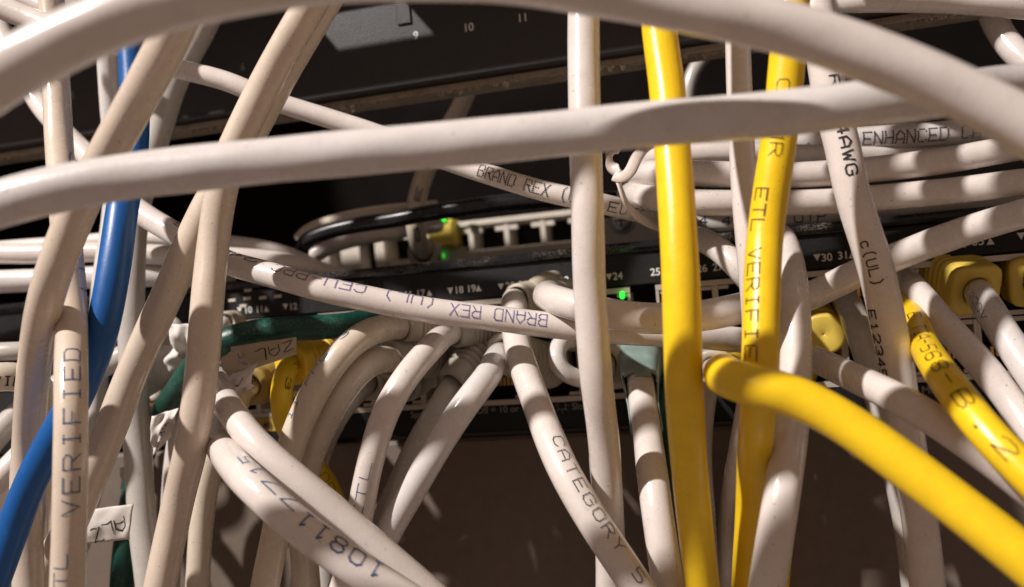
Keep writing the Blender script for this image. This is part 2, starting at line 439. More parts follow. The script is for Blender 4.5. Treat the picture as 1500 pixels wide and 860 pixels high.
# ports
b1617 = on(607, 430, YF).x; PW = .0140; GAPW = .0062
colx = {}                                       # left edge of port column starting at odd number n
def col_left(n):
    g = (n-1)//12; g0 = (17-1)//12
    return b1617 + (n-17)/2*PW + (g-g0)*GAPW
port_proto = None; pin_proto = None
def port_mesh(h, flip):
    V, F = [], []
    def add(lo, hi):
        v, f = box_vf(lo, hi); o = len(V); V.extend(v); F.extend([tuple(i+o for i in q) for q in f])
    w = PW; t = .0007
    add((0, 0, h-.0013), (w, .0015, h))                        # top bar
    add((0, .0001, 0), (t, .009, h-.0014)); add((w-t, .0001, 0), (w-.00005, .009, h-.0014))
    add((t+.0001, .0002, 0), (w-t-.0001, .0012, .0010))
    add((t+.0001, .0005, h-.0023), (t+.0025, .0012, h-.0015)); add((w-t-.0026, .0005, h-.0023), (w-t-.0001, .0012, h-.0015))
    if flip: V = [(x, y, h-z) for x, y, z in V]
    return V, F
ph = .0134
me_t = me_b = me_pt = me_ps = None
def pins_mesh(flip):
    V, F = [], []
    for i in range(8):
        x = PW/2+(i-3.5)*.00102
        v, f = box_vf((x-.00030, .003, .0066), (x+.00030, .0085, .0088)); o = len(V)
        V.extend(v); F.extend([tuple(k+o for k in q) for q in f])
    if flip: V = [(x, y, ph-z) for x, y, z in V]
    return V, F
import bmesh
def new_mesh(name, VF, m):
    me = bpy.data.meshes.new(name); me.from_pydata(VF[0], [], VF[1]); me.materials.append(m); me.update()
    bm = bmesh.new(); bm.from_mesh(me); bmesh.ops.recalc_face_normals(bm, faces=bm.faces); bm.to_mesh(me); bm.free()
    return me
PM = {f: new_mesh('port', port_mesh(ph, f), M['shield']) for f in (False, True)}
QM = {f: new_mesh('contacts', pins_mesh(f), M['gold']) for f in (False, True)}
BM = new_mesh('port_back', box_vf((.0008, .0095, .001), (PW-.0008, .0105, ph-.001)), M['dark'])
for n in range(1, 48, 2):
    x = col_left(n)
    if x > XB-.02 or x < XA+.01: continue
    for row, flip in ((0, False), (1, True)):
        zz = z_port_top-ph if row == 0 else z_port_bot
        p = bpy.data.objects.new('port', PM[flip]); COL.objects.link(p); p.parent = sw
        p.location = (x, -.0002, zz-z_sw_bot)
        q = bpy.data.objects.new('contacts', QM[flip]); COL.objects.link(q); q.parent = p
        q = bpy.data.objects.new('port_back', BM); COL.objects.link(q); q.parent = p
# printed text on flat panels
def flat_text(s, px, py, hmm, m, parent, Y=None, name='port_number', bold=1.0):
    Y = YF if Y is None else Y
    cu_ = bpy.data.curves.new('t', 'FONT'); cu_.body = s; cu_.size = hmm/1000/.70; cu_.offset = .00004*bold
    to = bpy.data.objects.new('t', cu_); COL.objects.link(to)
    dg = bpy.context.evaluated_depsgraph_get()
    me = bpy.data.meshes.new_from_object(to.evaluated_get(dg)); COL.objects.unlink(to); bpy.data.objects.remove(to)
    p = on(px, py, Y)
    for v in me.vertices: v.co = Vector((p.x+v.co.x, Y-.00012, p.z+v.co.y))
    me.materials.clear(); me.materials.append(m)
    o = bpy.data.objects.new(name, me); link(o)
    adopt(o, parent); return o
def tri(px, py, mm, up, m, parent, Y=None):
    Y = YF if Y is None else Y; p = on(px, py, Y); w = mm/1000
    if up: V = [(p.x, Y-.00012, p.z), (p.x+w, Y-.00012, p.z), (p.x+w/2, Y-.00012, p.z+w)]
    else: V = [(p.x, Y-.00012, p.z+w), (p.x+w/2, Y-.00012, p.z), (p.x+w, Y-.00012, p.z+w)]
    o = mesh_obj('arrow_mark', V, [(0, 1, 2)], m, None, False); adopt(o, parent)
W_ = M['print']
for s, x, y in (('10', 358, 459), ('11', 375, 458), ('12', 424, 454), ('16', 592, 437), ('17', 610, 435), ('18', 666, 430), ('19', 684, 428),
                ('20', 741, 424), ('21', 760, 422), ('22', 820, 416), ('24', 898, 410), ('25', 953, 404), ('26', 1021, 399), ('27', 1044, 397),
                ('30', 1203, 383), ('31', 1227, 380), ('34', 1398, 364), ('35', 1424, 360)):
    flat_text(s, x, y, 1.75, W_, sw)
for x, y, up in ((348, 459, 0), (387, 457, 1), (415, 454, 0), (582, 438, 0), (625, 434, 1), (656, 431, 0), (697, 427, 1), (730, 425, 0), (809, 417, 0),
                 (888, 411, 0), (1060, 395, 1), (1192, 383, 0), (1243, 379, 1), (1445, 359, 1), (1490, 352, 0)):
    tri(x, y, 1.6, up, W_, sw)
D_ = M['dim']
for s, x, y in (('Spd', 602, 612), ('Off = 10 or 100', 698, 606), ('Slow', 838, 600), ('Mode', 1350, 577), ('PoE', 1489, 556)):
    flat_text(s, x, y, 1.7, D_, sw, name='panel_lettering')
p = on(823, 594, YF)                            # little sun symbol: square with eight rays
V, F = [], []
def bar(x0, z0, x1, z1, w=.00022):
    d = Vector((x1-x0, 0, z1-z0)); n = Vector((-d.z, 0, d.x)).normalized()*w/2; o = len(V)
    for q in (Vector((x0, 0, z0))+n, Vector((x0, 0, z0))-n, Vector((x1, 0, z1))-n, Vector((x1, 0, z1))+n): V.append((p.x+q.x, YF-.00012, p.z+q.z))
    F.append((o, o+1, o+2, o+3))
a = .00095
for k in range(4):
    c0 = [(-a, -a), (a, -a), (a, a), (-a, a)]; bar(*c0[k], *c0[(k+1) % 4])
for k in range(8):
    t = k*math.pi/4; bar(1.25*a*math.cos(t)*1.2, 1.25*a*math.sin(t)*1.2, 2*a*math.cos(t), 2*a*math.sin(t))
adopt(mesh_obj('light_symbol', V, F, D_, None, False), sw)
fbox('port_range_sticker', 368, 612, 406, 631, YF, M['sticker'], sw, front=.0002, back=-.00001)
flat_text('(1-48)', 373, 628, 1.6, M['ink'], sw, Y=YF-.00025, name='sticker_lettering')
# slotted indicator field on the face above ports 7 to 14
for (x, y) in ((352, 416), (363, 425), (362, 437), (340, 440), (385, 436), (407, 434), (356, 448)):
    fbox('indicator_slot', x-5, y-1.6, x+6, y+1.8, YF, M['rear'], sw, front=.0003, back=.0, bev=.0002)
for x, y, w, h in ((498, 418, 9, 12), (520, 415, 9, 14), (545, 413, 9, 14)):
    fbox('dark_slot', x, y, x+w*1.6, y+h, YF, M['dark'], sw, front=.0004, back=-.00002)
for (x, y) in ((911, 432),):
    fbox('status_light', x-3, y-5, x+4, y+6, YF-.0016, M['led'], sw, front=.0012, back=.0012, bev=.0004)

# --- blank panel below
bp_ = empty('blank_panel', (0, YF, z_sw_bot-.10))
tag(bp_, 'grey painted blank steel panel below the black switch', 'panel')
box_obj('face_plate', (XA, YF-.0012, z_sw_bot-.11), (XB, YF+.003, z_sw_bot-.0012), M['plate'], bp_, bev=.0008)

# --- patch panel above
z_pp = on(700, 110, YF).z
pp = empty('patch_panel', (0, YF, z_pp))
tag(pp, 'black patch panel numbered 9, 10 and 11 above the open gap', 'patch panel')
box_obj('face_plate', (XA, YF, z_pp), (XB, YF+.006, z_pp+.0355), M['panel'], pp, bev=.0006)
box_obj('dusty_lip', (XA, YF+.0032, z_pp-.0019), (XB, YF+.012, z_pp-.0002), M['lipm'], pp, bev=.0002)
V, F = [], []
x = XA+.02
while x < XB-.02:
    w = random.uniform(.0006, .0022); h = random.uniform(.0003, .0019)*(1 if noise.noise(Vector((x*60, 3, 0))) > -.15 else .2)
    o_ = len(V); n_ = 5
    for k in range(n_+1):
        V.append((x+w*k/n_, YF+.0036, z_pp-.0019)); V.append((x+w*k/n_, YF+.0034+random.uniform(0, .0004), z_pp-.0019-h*math.sin(math.pi*(k+.4)/(n_+.8))*random.uniform(.7, 1.1)))
        V.append((x+w*k/n_, YF+.0052, z_pp-.0019))
    for k in range(n_):
        a_ = o_+3*k; F.append((a_, a_+1, a_+4, a_+3)); F.append((a_+1, a_+2, a_+5, a_+4))
    x += w+random.uniform(0, .0012)
tag(mesh_obj('lint_tufts', V, F, M['dustlip'], None, False), kind='stuff'); adopt(bpy.data.objects['lint_tufts'], pp)
box_obj('panel_body', (XA, YF+.0125, z_pp+.002), (XB, YF+.022, z_pp+.033), M['dark'], pp)
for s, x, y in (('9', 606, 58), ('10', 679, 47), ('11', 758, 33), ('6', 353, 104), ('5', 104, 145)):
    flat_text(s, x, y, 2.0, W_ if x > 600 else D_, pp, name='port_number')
fbox('label_holder', 576, -40, 603, 34, YF, M['panel'], pp, front=.0006, back=-.0001, bev=.0005)

# --- device set back in the gap
YR = at(740, 345, 30).y
rd = empty('rear_device', (on(650, 390, YR).x, YR, on(650, 400, YR).z))
tag(rd, 'ivory patch module with open square ports set back in the gap', 'network module')
zt = on(740, 318, YR).z; z1 = on(740, 327, YR).z; z2 = on(740, 362, YR).z; z3 = z2-.03
x0 = on(438, 350, YR).x; xs = on(690, 345, YR).x; xe = on(900, 345, YR).x
box_obj('top_bar', (x0, YR-.001, z1), (xe, YR+.02, zt), M['rear'], rd, bev=.0004)
box_obj('lower_bar', (x0+.062, YR, z3), (xe, YR+.02, z2), M['rear'], rd, bev=.0004)
box_obj('module_back', (x0, YR+.014, z3), (xe, YR+.03, zt-.0002), M['dark'], rd)
for k in range(4):
    x = xs+k*.0136
    box_obj('port_divider', (x-.0009, YR-.0002, z2+.0001), (x+.0009, YR+.013, z1-.0001), M['rear'], rd)
    box_obj('port_lug', (x-.0042, YR+.0001, z1-.0024), (x-.001, YR+.003, z1-.0002), M['rear'], rd)
    box_obj('port_lug', (x+.001, YR+.0001, z1-.0024), (x+.0042, YR+.003, z1-.0002), M['rear'], rd)
def rbox(nm, a, b, c, d, m, f=.0, bk=.01, bev=.0): return fbox(nm, a, b, c, d, YR, m, rd, front=f, back=bk, bev=bev)
rbox('module_face', 497, 350, 530, 410, M['rear']); rbox('module_face', 547, 342, 566, 405, M['rear']); rbox('module_face', 437, 356, 485, 410, M['rear'])
rbox('socket_frame', 566.5, 342, 571, 396, M['rear'], f=.001); rbox('socket_frame', 600, 339, 634, 391, M['rear'], f=.001)
rbox('socket_frame', 571.2, 382, 599.8, 393, M['rear'], f=.001); rbox('socket_frame', 571.2, 338, 577, 350, M['rear'], f=.001); rbox('socket_frame', 592, 338, 599.8, 350, M['rear'], f=.001)
rbox('module_face', 634.3, 366, 684, 385, M['rear'], f=.0005)
rbox('yellow_latch', 632, 326, 674, 362, M['booty'], f=.006, bk=.006, bev=.001)
for x, y in ((656, 322), (677, 311)):
    rbox('status_light', x-7, y-3, x+5, y+4, M['led'], f=.0072, bk=-.0062, bev=.0003)
rbox('status_light', 644, 372, 651, 378, M['led'], f=.0016, bk=-.0006, bev=.0003)

# --- grey bracket with screw
YB = at(910, 340, 25.0).y
br = empty('mounting_bracket', on(910, 370, YB))
tag(br, 'grey steel bracket holding a round cross head screw behind the beige cable', 'bracket')
fbox('bracket_plate', 868, 322, 1010, 400, YB, M['steel'], br, front=0, back=.002, bev=.0004)
pc = on(911, 324, YB)
def disc(cx, cy, cz, r0, r1, y0, y1, m, name, parent, seg=32):
    V, F = [], []
    pr = [(y0, r0), (y1+.0004, r0), (y1, r0-.0004), (y1, .00001)]
    for (y, r) in pr:
        for k in range(seg):
            a = 2*math.pi*k/seg; V.append((cx+r*math.cos(a), y, cz+r*math.sin(a)))
    for i in range(len(pr)-1):
        for k in range(seg):
            F.append((i*seg+k, i*seg+(k+1) % seg, (i+1)*seg+(k+1) % seg, (i+1)*seg+k))
    o = mesh_obj(name, V, F, m, None, True); adopt(o, parent); return o
disc(pc.x, 0, pc.z, .0041, 0, YB, YB-.0006, M['steel'], 'washer', br)
disc(pc.x, 0, pc.z, .0031, 0, YB-.0005, YB-.0028, M['screw'], 'screw_head', br)
box_obj('screw_slot', (pc.x-.0016, YB-.00292, pc.z-.00028), (pc.x+.0016, YB-.0027, pc.z+.00028), M['dark'], br)
box_obj('screw_slot', (pc.x-.00028, YB-.00295, pc.z-.0016), (pc.x+.00028, YB-.0027, pc.z+.0016), M['dark'], br)

# ------------------------------------------------------------------ the cables
GW = 'white and grey network cables'; GB = 'beige network cables'; GY = 'yellow network cables'; GG = 'green network cables'
# foreground
cable('A', 'white', 3.05, [(-40,140,8.8),(0,112,8.7),(100,57,8.7),(200,16,8.7),(300,-10,8.8),(450,-34,8.9),(620,-40,9.1),(770,-32,9.35),(900,-10,9.5),(1000,8,9.5),(1100,28,9.5),(1200,55,9.5),(1300,91,9.45),(1400,132,9.4),(1500,183,9.3),(1560,216,9.2)],
      'thick blurred pale cable arching across the top edge in front of everything', group=GW, lump=.012)
cable('B', 'cool', 3.0, [(-40,312,10.5),(0,298,10.5),(100,273,10.6),(200,257,10.7),(300,245,10.7),(400,235,10.7),(570,219,10.7),(770,201,10.7),(940,183,10.68),(1140,167,10.62),(1250,153,10.62),(1350,143,10.85),(1470,127,11.8),(1540,118,12.1)],
      'thick blurred pale grey cable crossing the middle nearly level below the arching one', group=GW, lump=.012)
cable('H', 'yellow', 3.0, [(1078,534,19.2),(1066,540,17),(1060,541,15),(1058,546,13.3),(1066,553,12.0),(1090,563,11.6),(1150,574,11.5),(1220,608,11.3),(1300,663,11.0),(1400,739,10.6),(1500,818,10.2),(1560,868,10.0)],
      'blurred yellow cable sweeping down diagonally from its bend in the middle', ext=(0,1), group=GY)
# yellow verticals
cable('E', 'yellow', 3.0, [(962,-40,14.2),(965,40,14.1),(975,110,13.9),(985,215,13.5),(993,330,13.1),(998,430,12.9),(1001,540,12.9),(1006,640,13.3),(1015,740,13.9),(1029,860,14.4),(1036,900,14.6)],
      'upright unprinted yellow cable between the two white uprights', group=GY)
cable('F', 'yellow', 2.9, [(1162,-40,13.5),(1158,30,13.4),(1152,100,13.4),(1143,190,13.4),(1131,270,13.4),(1120,350,13.4),(1116,430,13.1),(1113,550,12.8),(1107,640,13.6),(1103,720,14.5),(1095,860,15.1),(1093,900,15.1)],
      'upright yellow cable printed with ETL lettering down its length', group=GY)
cable('I', 'white', 2.9, [(855,-40,14.9),(855,60,14.7),(857,200,14.4),(861,320,14.2),(864,430,14.4),(874,560,14.6),(884,640,15.1),(890,720,15.5),(894,800,15.9),(894,880,16.1)],
      'plain upright white cable just before the number 24 on the switch', group=GW)
cable('J', 'white', 2.4, [(1078,-40,15.9),(1080,30,15.8),(1083,130,15.6),(1087,220,15.4),(1092,300,15.2),(1101,400,15.1),(1106,460,15.2),(1104,540,15.8),(1088,640,17),(1070,740,18),(1062,860,18.3)],
      'thin upright white cable close beside the lettered yellow cable', group=GW)
cable('G', 'white', 2.9, [(1116,366,19.8),(1130,346,18.6),(1147,352,17.4),(1163,430,15.8),(1166,520,15.3),(1160,620,14.3),(1149,700,13.4),(1138,770,13.2),(1123,860,13.2),(1116,900,13.2)],
      'white cable arching down over the lettered yellow cable to the lower edge', group=GW)
cable('K', 'white', 2.8, [(985,352,21.2),(1005,348,19.8),(1030,351,18.8),(1060,370,18.1),(1090,400,17.7),(1115,435,18.5),(1130,455,20.4)],
      'short white cable slanting down between the yellow uprights over label 27', ext=(0,0), group=GW)
# mid horizontals
cable('M', 'white', 2.6, [(28,95,21),(52,143,20.8),(85,185,20.3),(118,218,19.8),(158,262,19.2),(206,311,18.5),(262,345,18),(331,384,17.3),(400,403,16.8),(460,421,16.5),(541,438,16.5),(630,455,16.5),(740,468,16.5),(800,476,16.5),(880,484,16.5),(960,489,16.6),(1040,494,16.7),(1085,498,16.8),(1135,506,16.8),(1190,525,16.2),(1250,553,14.6),(1330,592,13.1),(1400,635,12.7),(1460,680,12.6),(1520,728,12.5)],
      'long white cable with violet BRAND REX print sagging in front of the switch labels', group=GW)
cable('N', 'white', 3.0, [(834,432,20.5),(810,430,18.6),(800,433,17.4),(815,440,16.4),(850,450,15.9),(900,462,15.6),(950,467,15.5),(1030,463,15.6),(1085,451,15.9),(1130,443,16.5),(1187,434,17.1),(1245,405,17.2),(1300,381,17.2),(1400,343,17),(1500,312,16.6),(1560,296,16.4)],
      'plain white cable curving level from the port under label 22 then rising toward label 35', ext=(0,1), group=GW)
cable('W', 'white', 2.2, [(130,45,18.6),(170,66,18.5),(245,97,18.3),(330,118,18.2),(400,148,18.2),(470,170,18.2),(540,192,18.1),(640,230,17.9),(720,257,17.6),(800,281,17.2),(880,298,17.2),(925,309,18.3),(955,318,19.8),(985,328,22)],
      'slim white cable with BRAND REX print running down behind the wide level cable', ext=(1,0), group=GW)
# right side
cable('O', 'white', 3.1, [(1196,0,15.3),(1204,60,15.2),(1217,150,15.1),(1232,205,15),(1252,300,14.9),(1270,350,14.9),(1285,400,14.9),(1298,460,14.9),(1310,520,14.9),(1322,600,14.9),(1334,680,14.9),(1347,760,15),(1359,860,15),(1364,900,15)],
      'beige white upright cable with black AWG and c(UL) print', group=GW)
cable('Q', 'yellow', 2.6, [(1298,424,20.6),(1316,434,18.6),(1335,462,16.8),(1351,500,15.2),(1374,540,13.3),(1410,590,12.2),(1450,640,11.7),(1500,690,11.3),(1550,738,11)],
      'yellow cable printed TIA-568-B.2 slanting down to the corner', ext=(0,1), group=GY)
cable('R', 'white', 2.8, [(1302,388,21),(1322,405,18.8),(1347,432,17.2),(1385,477,16.3),(1435,530,15.9),(1480,588,15.5),(1515,640,15)],
      'white cable between the printed yellow cable and the yellow boot', ext=(0,1), group=GW)
cable('S', 'cool', 2.9, [(1428,420,18.6),(1438,436,17.2),(1450,455,16.5),(1466,482,16),(1492,521,15.6),(1530,575,15)],
      'pale cable coming out of the large yellow ribbed boot', ext=(0,1), group=GW)
boot('S', (1372,394,19.3), (1428,425,17.9), 6.1, 5.6, 'booty', ribs=6, sq=5.0)
cable('S2', 'grey', 2.9, [(1520,415,18.8),(1540,430,17.5),(1570,470,16.5)], 'pale cable leaving the second yellow boot at the picture edge', ext=(0,1), group=GW)
boot('S2', (1492,394,19.6), (1520,412,17.9), 6.1, 5.6, 'booty', ribs=6, sq=5.0)
cable('T', 'yellow', 2.6, [(1196,470,20.0),(1196,484,19.9),(1190,514,19.8),(1180,550,19.6),(1164,610,19.2),(1152,700,19),(1144,800,19.2)], 'dim yellow cable dropping from a round yellow boot', ext=(0,1), group=GY)
boot('T', (1196,470,20.2), (1206,489,18.9), 5.2, 4.9, 'booty', ribs=4, sq=2.2, hole=.15)
CABLES['T']['root']['label'] = 'yellow cable whose round ribbed boot shows beside the arching white cable'
cable('U', 'grey', 3.0, [(1222,420,20.6),(1240,440,19.0),(1260,488,18.0),(1277,540,17.8),(1292,600,17.6),(1312,680,17.2),(1330,760,17.0),(1343,860,17),(1348,900,17)],
      'greyish cable running down shaded behind the AWG printed cable', ext=(0,1), group=GW)
cable('C', 'white', 3.0, [(1212,-14,19),(1232,-2,17.4),(1300,-4,17),(1400,-1,17),(1500,6,16.8),(1550,12,16.8)],
      'white cable lying level along the upper corner edge', ext=(0,1), group=GW)
cable('D', 'white', 2.9, [(1440,-30,19.2),(1448,10,19.2),(1466,50,19),(1495,85,18.6),(1530,110,18.3)],
      'white cable hooking down out of sight behind the arching cable', group=GW)
cable('v0', 'cool', 2.7, [(938,238,21.6),(962,229,20.0),(1000,223,19.6),(1110,211,19.3),(1200,206,19.1),(1260,202,19),(1350,197,18.9),(1450,188,18.8),(1530,178,18.7)],
      'bundled grey white cable printed ENHANCED CAT above the other tied ones', ext=(0,1), group='tied bundle of level white cables')
cable('v1', 'white', 2.6, [(936,236,20.0),(960,226,18.9),(1010,223,18.4),(1160,228,18.5),(1270,231,18.9),(1400,222,19.5),(1460,214,19.7),(1530,206,19.8)],
      'bundled white cable second from the top of the tied bundle', ext=(0,1), group='tied bundle of level white cables')
cable('v2', 'white', 2.8, [(934,258,21.0),(938,256,19),(965,253,18),(1010,254,17.8),(1160,257,17.6),(1270,249,17.5),(1380,236,17.3),(1500,214,17.0),(1560,204,16.9)],
      'bundled white cable in the middle of the tied bundle, rising to the edge', ext=(0,1), group='tied bundle of level white cables')
cable('v3', 'white', 2.8, [(920,283,20.2),(932,285,18.9),(960,291,18),(1010,296,17.6),(1160,297,17.6),(1280,290,17.5),(1400,279,17.2),(1500,267,16.8),(1560,262,16.6)],
      'bundled white cable with tiny dots, lowest fully lit one of the tied bundle', ext=(0,1), group='tied bundle of level white cables')
cable('v4', 'grey', 2.7, [(960,322,21.8),(985,323,20.7),(1050,323,19.7),(1180,321,19.5),(1300,312,19.7),(1420,300,20),(1540,290,20)],
      'shaded grey cable printed UTP at the bottom of the tied bundle', ext=(0,1), group='tied bundle of level white cables')
# left side
cable('X1', 'beige', 3.0, [(480,-40,15.0),(459,0,15.2),(432,45,15.3),(398,105,15.5),(360,180,15.6),(335,235,15.6),(322,290,15.6),(312,360,15.6),(304,440,15.3),(296,540,15.1),(283,640,15.2),(262,730,15.8),(234,860,15.8),(226,900,15.8)],
      'beige cable from the top that turns upright and falls past the green cable', group=GB)
cable('X2', 'beige', 3.1, [(500,-40,16.4),(478,0,16.4),(448,50,16.4),(414,108,16.4),(376,180,16.4),(345,232,16.4),(305,300,16.4),(277,360,16.4),(249,424,16.4),(194,545,16.4),(158,640,16.4),(133,700,16.5),(104,770,16.8),(75,820,17.3),(56,870,17.6)],
      'beige cable slanting from behind its twin down to the lower corner', group=GB)
cable('X3', 'beige', 2.6, [(73,-40,17.4),(75,0,17.4),(82,110,17),(86,200,16.4),(94,310,15.4),(102,400,15.2),(105,470,14.7),(104,540,13.8),(104,640,13.3),(102,760,13.2),(99,860,13.2),(98,900,13.2)],
      'upright beige cable with dotted blue VERIFIED print', group=GB)
cable('X4', 'beige', 2.9, [(285,-30,12.1),(258,40,12.3),(210,130,12.6),(155,230,13.2),(113,310,13.7),(72,420,14.0),(50,540,15.3),(42,640,16.2),(38,720,16.4),(42,860,16.4),(44,900,16.4)],
      'smooth beige cable bowing across the dotted VERIFIED cable at the photo edge', group=GB)
cable('blue', 'blue', 2.9, [(188,-20,17.6),(193,64,17.4),(197,140,17.2),(196,215,16.8),(180,300,15.8),(166,400,15.3),(148,490,15.1),(118,570,15.1),(80,640,15.2),(48,700,15.3),(22,765,15.4),(-8,850,15.4),(-20,880,15.4)],
      'blue cable weaving down between the beige ones', group='blue network cables')
cable('X5', 'grey', 3.1, [(300,-110,17.6),(318,-50,18.9),(316,0,20),(300,38,20.3),(256,120,20.3),(234,190,20.3),(214,250,20.2),(198,320,20),(192,430,19.4),(195,540,19.2),(201,640,19.2),(208,760,18.9),(220,860,18.6),(225,900,18.6)],
      'greyish white cable crossing behind then falling beside the blue cable', group=GW)
cable('X6', 'cool', 2.7, [(158,80,20.8),(163,160,21),(170,240,21.2),(164,330,21.2),(150,420,21.2),(146,500,21.9),(143,560,22),(134,640,22)],
      'white cable mostly hidden behind the blue one', group=GW)
cable('X8', 'white', 2.3, [(-30,-2,16),(20,18,16),(60,34,16),(96,48,15.8),(122,58,16)], 'white cable crossing the upper corner behind the arching cable', ext=(1,0), group=GW)
cable('X9', 'grey', 2.5, [(20,-30,21),(50,-4,20.6),(110,16,20.6),(150,34,22)], 'thin greyish cable tucked behind the upper corner', ext=(1,0), group=GW)
cable('h1', 'white', 2.8, [(-30,371,22.4),(60,372,22.3),(140,369,22.3),(250,374,22.3),(340,377,22.4),(400,382,22.6),(450,392,22.8),(500,408,23.2)],
      'level white cable in the gap above the switch, brightest of three', ext=(1,0), group=GW)
cable('h0', 'white', 2.3, [(110,356,23.5),(190,350,23.2),(260,351,23.2),(340,357,23.2),(400,366,23.4),(440,380,23.8),(470,396,24.2)],
      'thin level white cable topmost of three in the gap', ext=(1,0), group=GW)
cable('h2', 'cool', 3.2, [(-30,414,22.3),(60,410,22.4),(130,406,22.4),(200,404,22.5),(270,404,22.8),(340,410,23.6)],
      'shaded level white cable lowest of three above the switch', ext=(1,0), group=GW)
cable('h3', 'grey', 2.2, [(-30,516,19.6),(30,514,19.6),(80,512,20),(120,507,20.8)], 'grey cable entering level from the edge behind the uprights', ext=(1,0), group=GW)
cable('h4', 'cream', 3.1, [(-30,556,17.4),(10,550,17.5),(40,553,18),(66,575,18.3),(80,612,18.4),(88,660,18.5),(90,730,18.8)], 'short dark lettered beige loop at the picture edge', group=GB)
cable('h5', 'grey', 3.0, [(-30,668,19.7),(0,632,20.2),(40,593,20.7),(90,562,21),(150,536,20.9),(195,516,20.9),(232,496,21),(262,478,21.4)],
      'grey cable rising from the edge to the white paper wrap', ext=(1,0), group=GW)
cable('h6', 'white', 2.9, [(-30,728,18.8),(0,702,19),(30,668,19.2),(62,640,19.8),(88,616,21.2),(104,606,22.2)], 'lowest white cable rising from the edge behind the blue one', ext=(1,0), group=GW)
cable('h7', 'white', 2.6, [(60,660,20.8),(52,740,20.2),(46,800,20),(42,880,20)], 'shaded white cable with dark print glimpsed under the blue cable', ext=(0,1), group=GW)
# green
cable('green', 'green', 2.8, [(556,466,19.6),(520,474,18.9),(480,479,18.4),(430,481,18.2),(370,487,18),(325,500,18),(290,530,18),(262,570,18.6),(238,605,19.8),(218,645,20.6),(200,700,20.8),(185,780,20.5),(178,860,20.3),(176,900,20.3)],
      'dark green cable arching behind the beige upright and down', ext=(0,1), group=GG)
cable('green2', 'green', 2.4, [(985,540,19.5),(972,580,18.8),(964,640,18.4),(968,720,18.4),(975,820,18.4)], 'dark green cable peeping out beside the unprinted yellow upright', ext=(0,1), group=GG)
cable('green3', 'green', 2.4, [(40,700,22),(32,780,21.5),(24,880,21.4)], 'dark green cable end in shadow at the lower corner', ext=(0,1), group=GG)
# lower centre, out of their boots
cable('C1', 'cream', 2.9, [(590,478,18.6),(570,479,17.9),(545,484,17.2),(513,503,16.8),(487,533,16.6),(465,565,16.6),(448,600,16.6),(433,634,16.6),(421,670,16.6),(413,710,16.7),(410,750,16.8),(400,800,16.8),(388,860,16.8),(382,900,16.8)],
      'cream cable bowing out of a ribbed boot beside the small yellow boot', ext=(0,1), group=GB)
boot('C1', (644,475,19.3), (592,479,18.5), 3.7, 3.5, 'boot', ribs=6)
cable('C2', 'cream', 3.0, [(575,527,18.6),(558,526,17.9),(535,534,17.3),(511,558,17.1),(490,590,17.1),(470,630,17.2),(457,660,17.4),(447,700,17.6),(443,760,17.7),(446,820,17.8),(452,900,17.8)],
      'cream cable with a swollen bend, under the first bowing one', ext=(0,1), group=GB)
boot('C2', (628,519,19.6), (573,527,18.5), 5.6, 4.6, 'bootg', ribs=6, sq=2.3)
cable('C3', 'white', 2.7, [(665,486,18.9),(650,491,17.9),(628,513,17),(593,554,16.4),(563,607,16.2),(548,655,16.2),(535,710,16.3),(525,770,16.5),(512,830,16.6),(492,890,16.8)],
      'white cable with dotted blue UL, curving down from under the BRAND REX cable', ext=(0,1), group=GW)
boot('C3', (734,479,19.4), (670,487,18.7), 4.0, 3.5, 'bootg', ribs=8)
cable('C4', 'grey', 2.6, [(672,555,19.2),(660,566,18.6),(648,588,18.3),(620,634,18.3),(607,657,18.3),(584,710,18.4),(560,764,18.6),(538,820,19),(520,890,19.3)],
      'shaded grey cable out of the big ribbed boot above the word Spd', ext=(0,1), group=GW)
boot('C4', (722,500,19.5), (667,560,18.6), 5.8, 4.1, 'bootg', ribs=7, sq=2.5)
cable('C5', 'cool', 2.8, [(734,516,18.6),(725,530,17.6),(712,555,16.8),(687,585,16.4),(654,634,16.3),(631,672,16.3),(609,710,16.4),(578,764,16.7),(552,815,17.2),(530,880,17.2)],
      'brightly lit white cable slanting over the blank panel to the two crossing ones', ext=(0,1), group=GW)
boot('C5', (800,536,20.3), (740,516,18.2), 5.7, 4.6, 'boot', ribs=7, sq=2.4)
cable('L', 'white', 3.0, [(756,436,19.4),(753,444,18.6),(753,465,18.0),(757,500,17.7),(769,545,17),(784,585,16.5),(804,640,15.6),(831,700,15),(875,772,14.6),(932,858,14.4),(962,902,14.4)],
      'white cable with CATEGORY 5 print dropping from the boot under label 20', ext=(0,1), group=GW)
boot('L', (806,434,19.8), (760,440,18.8), 4.7, 4.0, 'boot', ribs=5, sq=2.3)
cable('knob', 'boot', 2.4, [(812,410,20.6),(800,413,19.8),(785,419,19.2),(778,424,18.9),(783,433,19)], 'short bent beige stub poking above the boot under label 20', ext=(0,0), group=GB)
cable('D1', 'white', 2.7, [(318,545,18.9),(318,558,17.6),(326,580,16.5),(345,612,15.4),(370,644,15),(400,674,14.8),(450,714,14.7),(500,757,14.7),(560,808,14.7),(620,860,14.7),(660,896,14.7)],
      'unprinted white cable crossing diagonally above the one numbered 10811', ext=(0,1), group=GW)
cable('D2', 'white', 2.9, [(308,595,18),(311,620,16.9),(322,650,15.7),(345,684,14.4),(372,712,13.6),(410,748,13.4),(450,782,13.3),(500,817,13.2),(550,850,13.2),(600,882,13.2),(640,908,13.2)],
      'white cable with blue 10811 print crossing diagonally at the lower edge', ext=(0,1), group=GW)
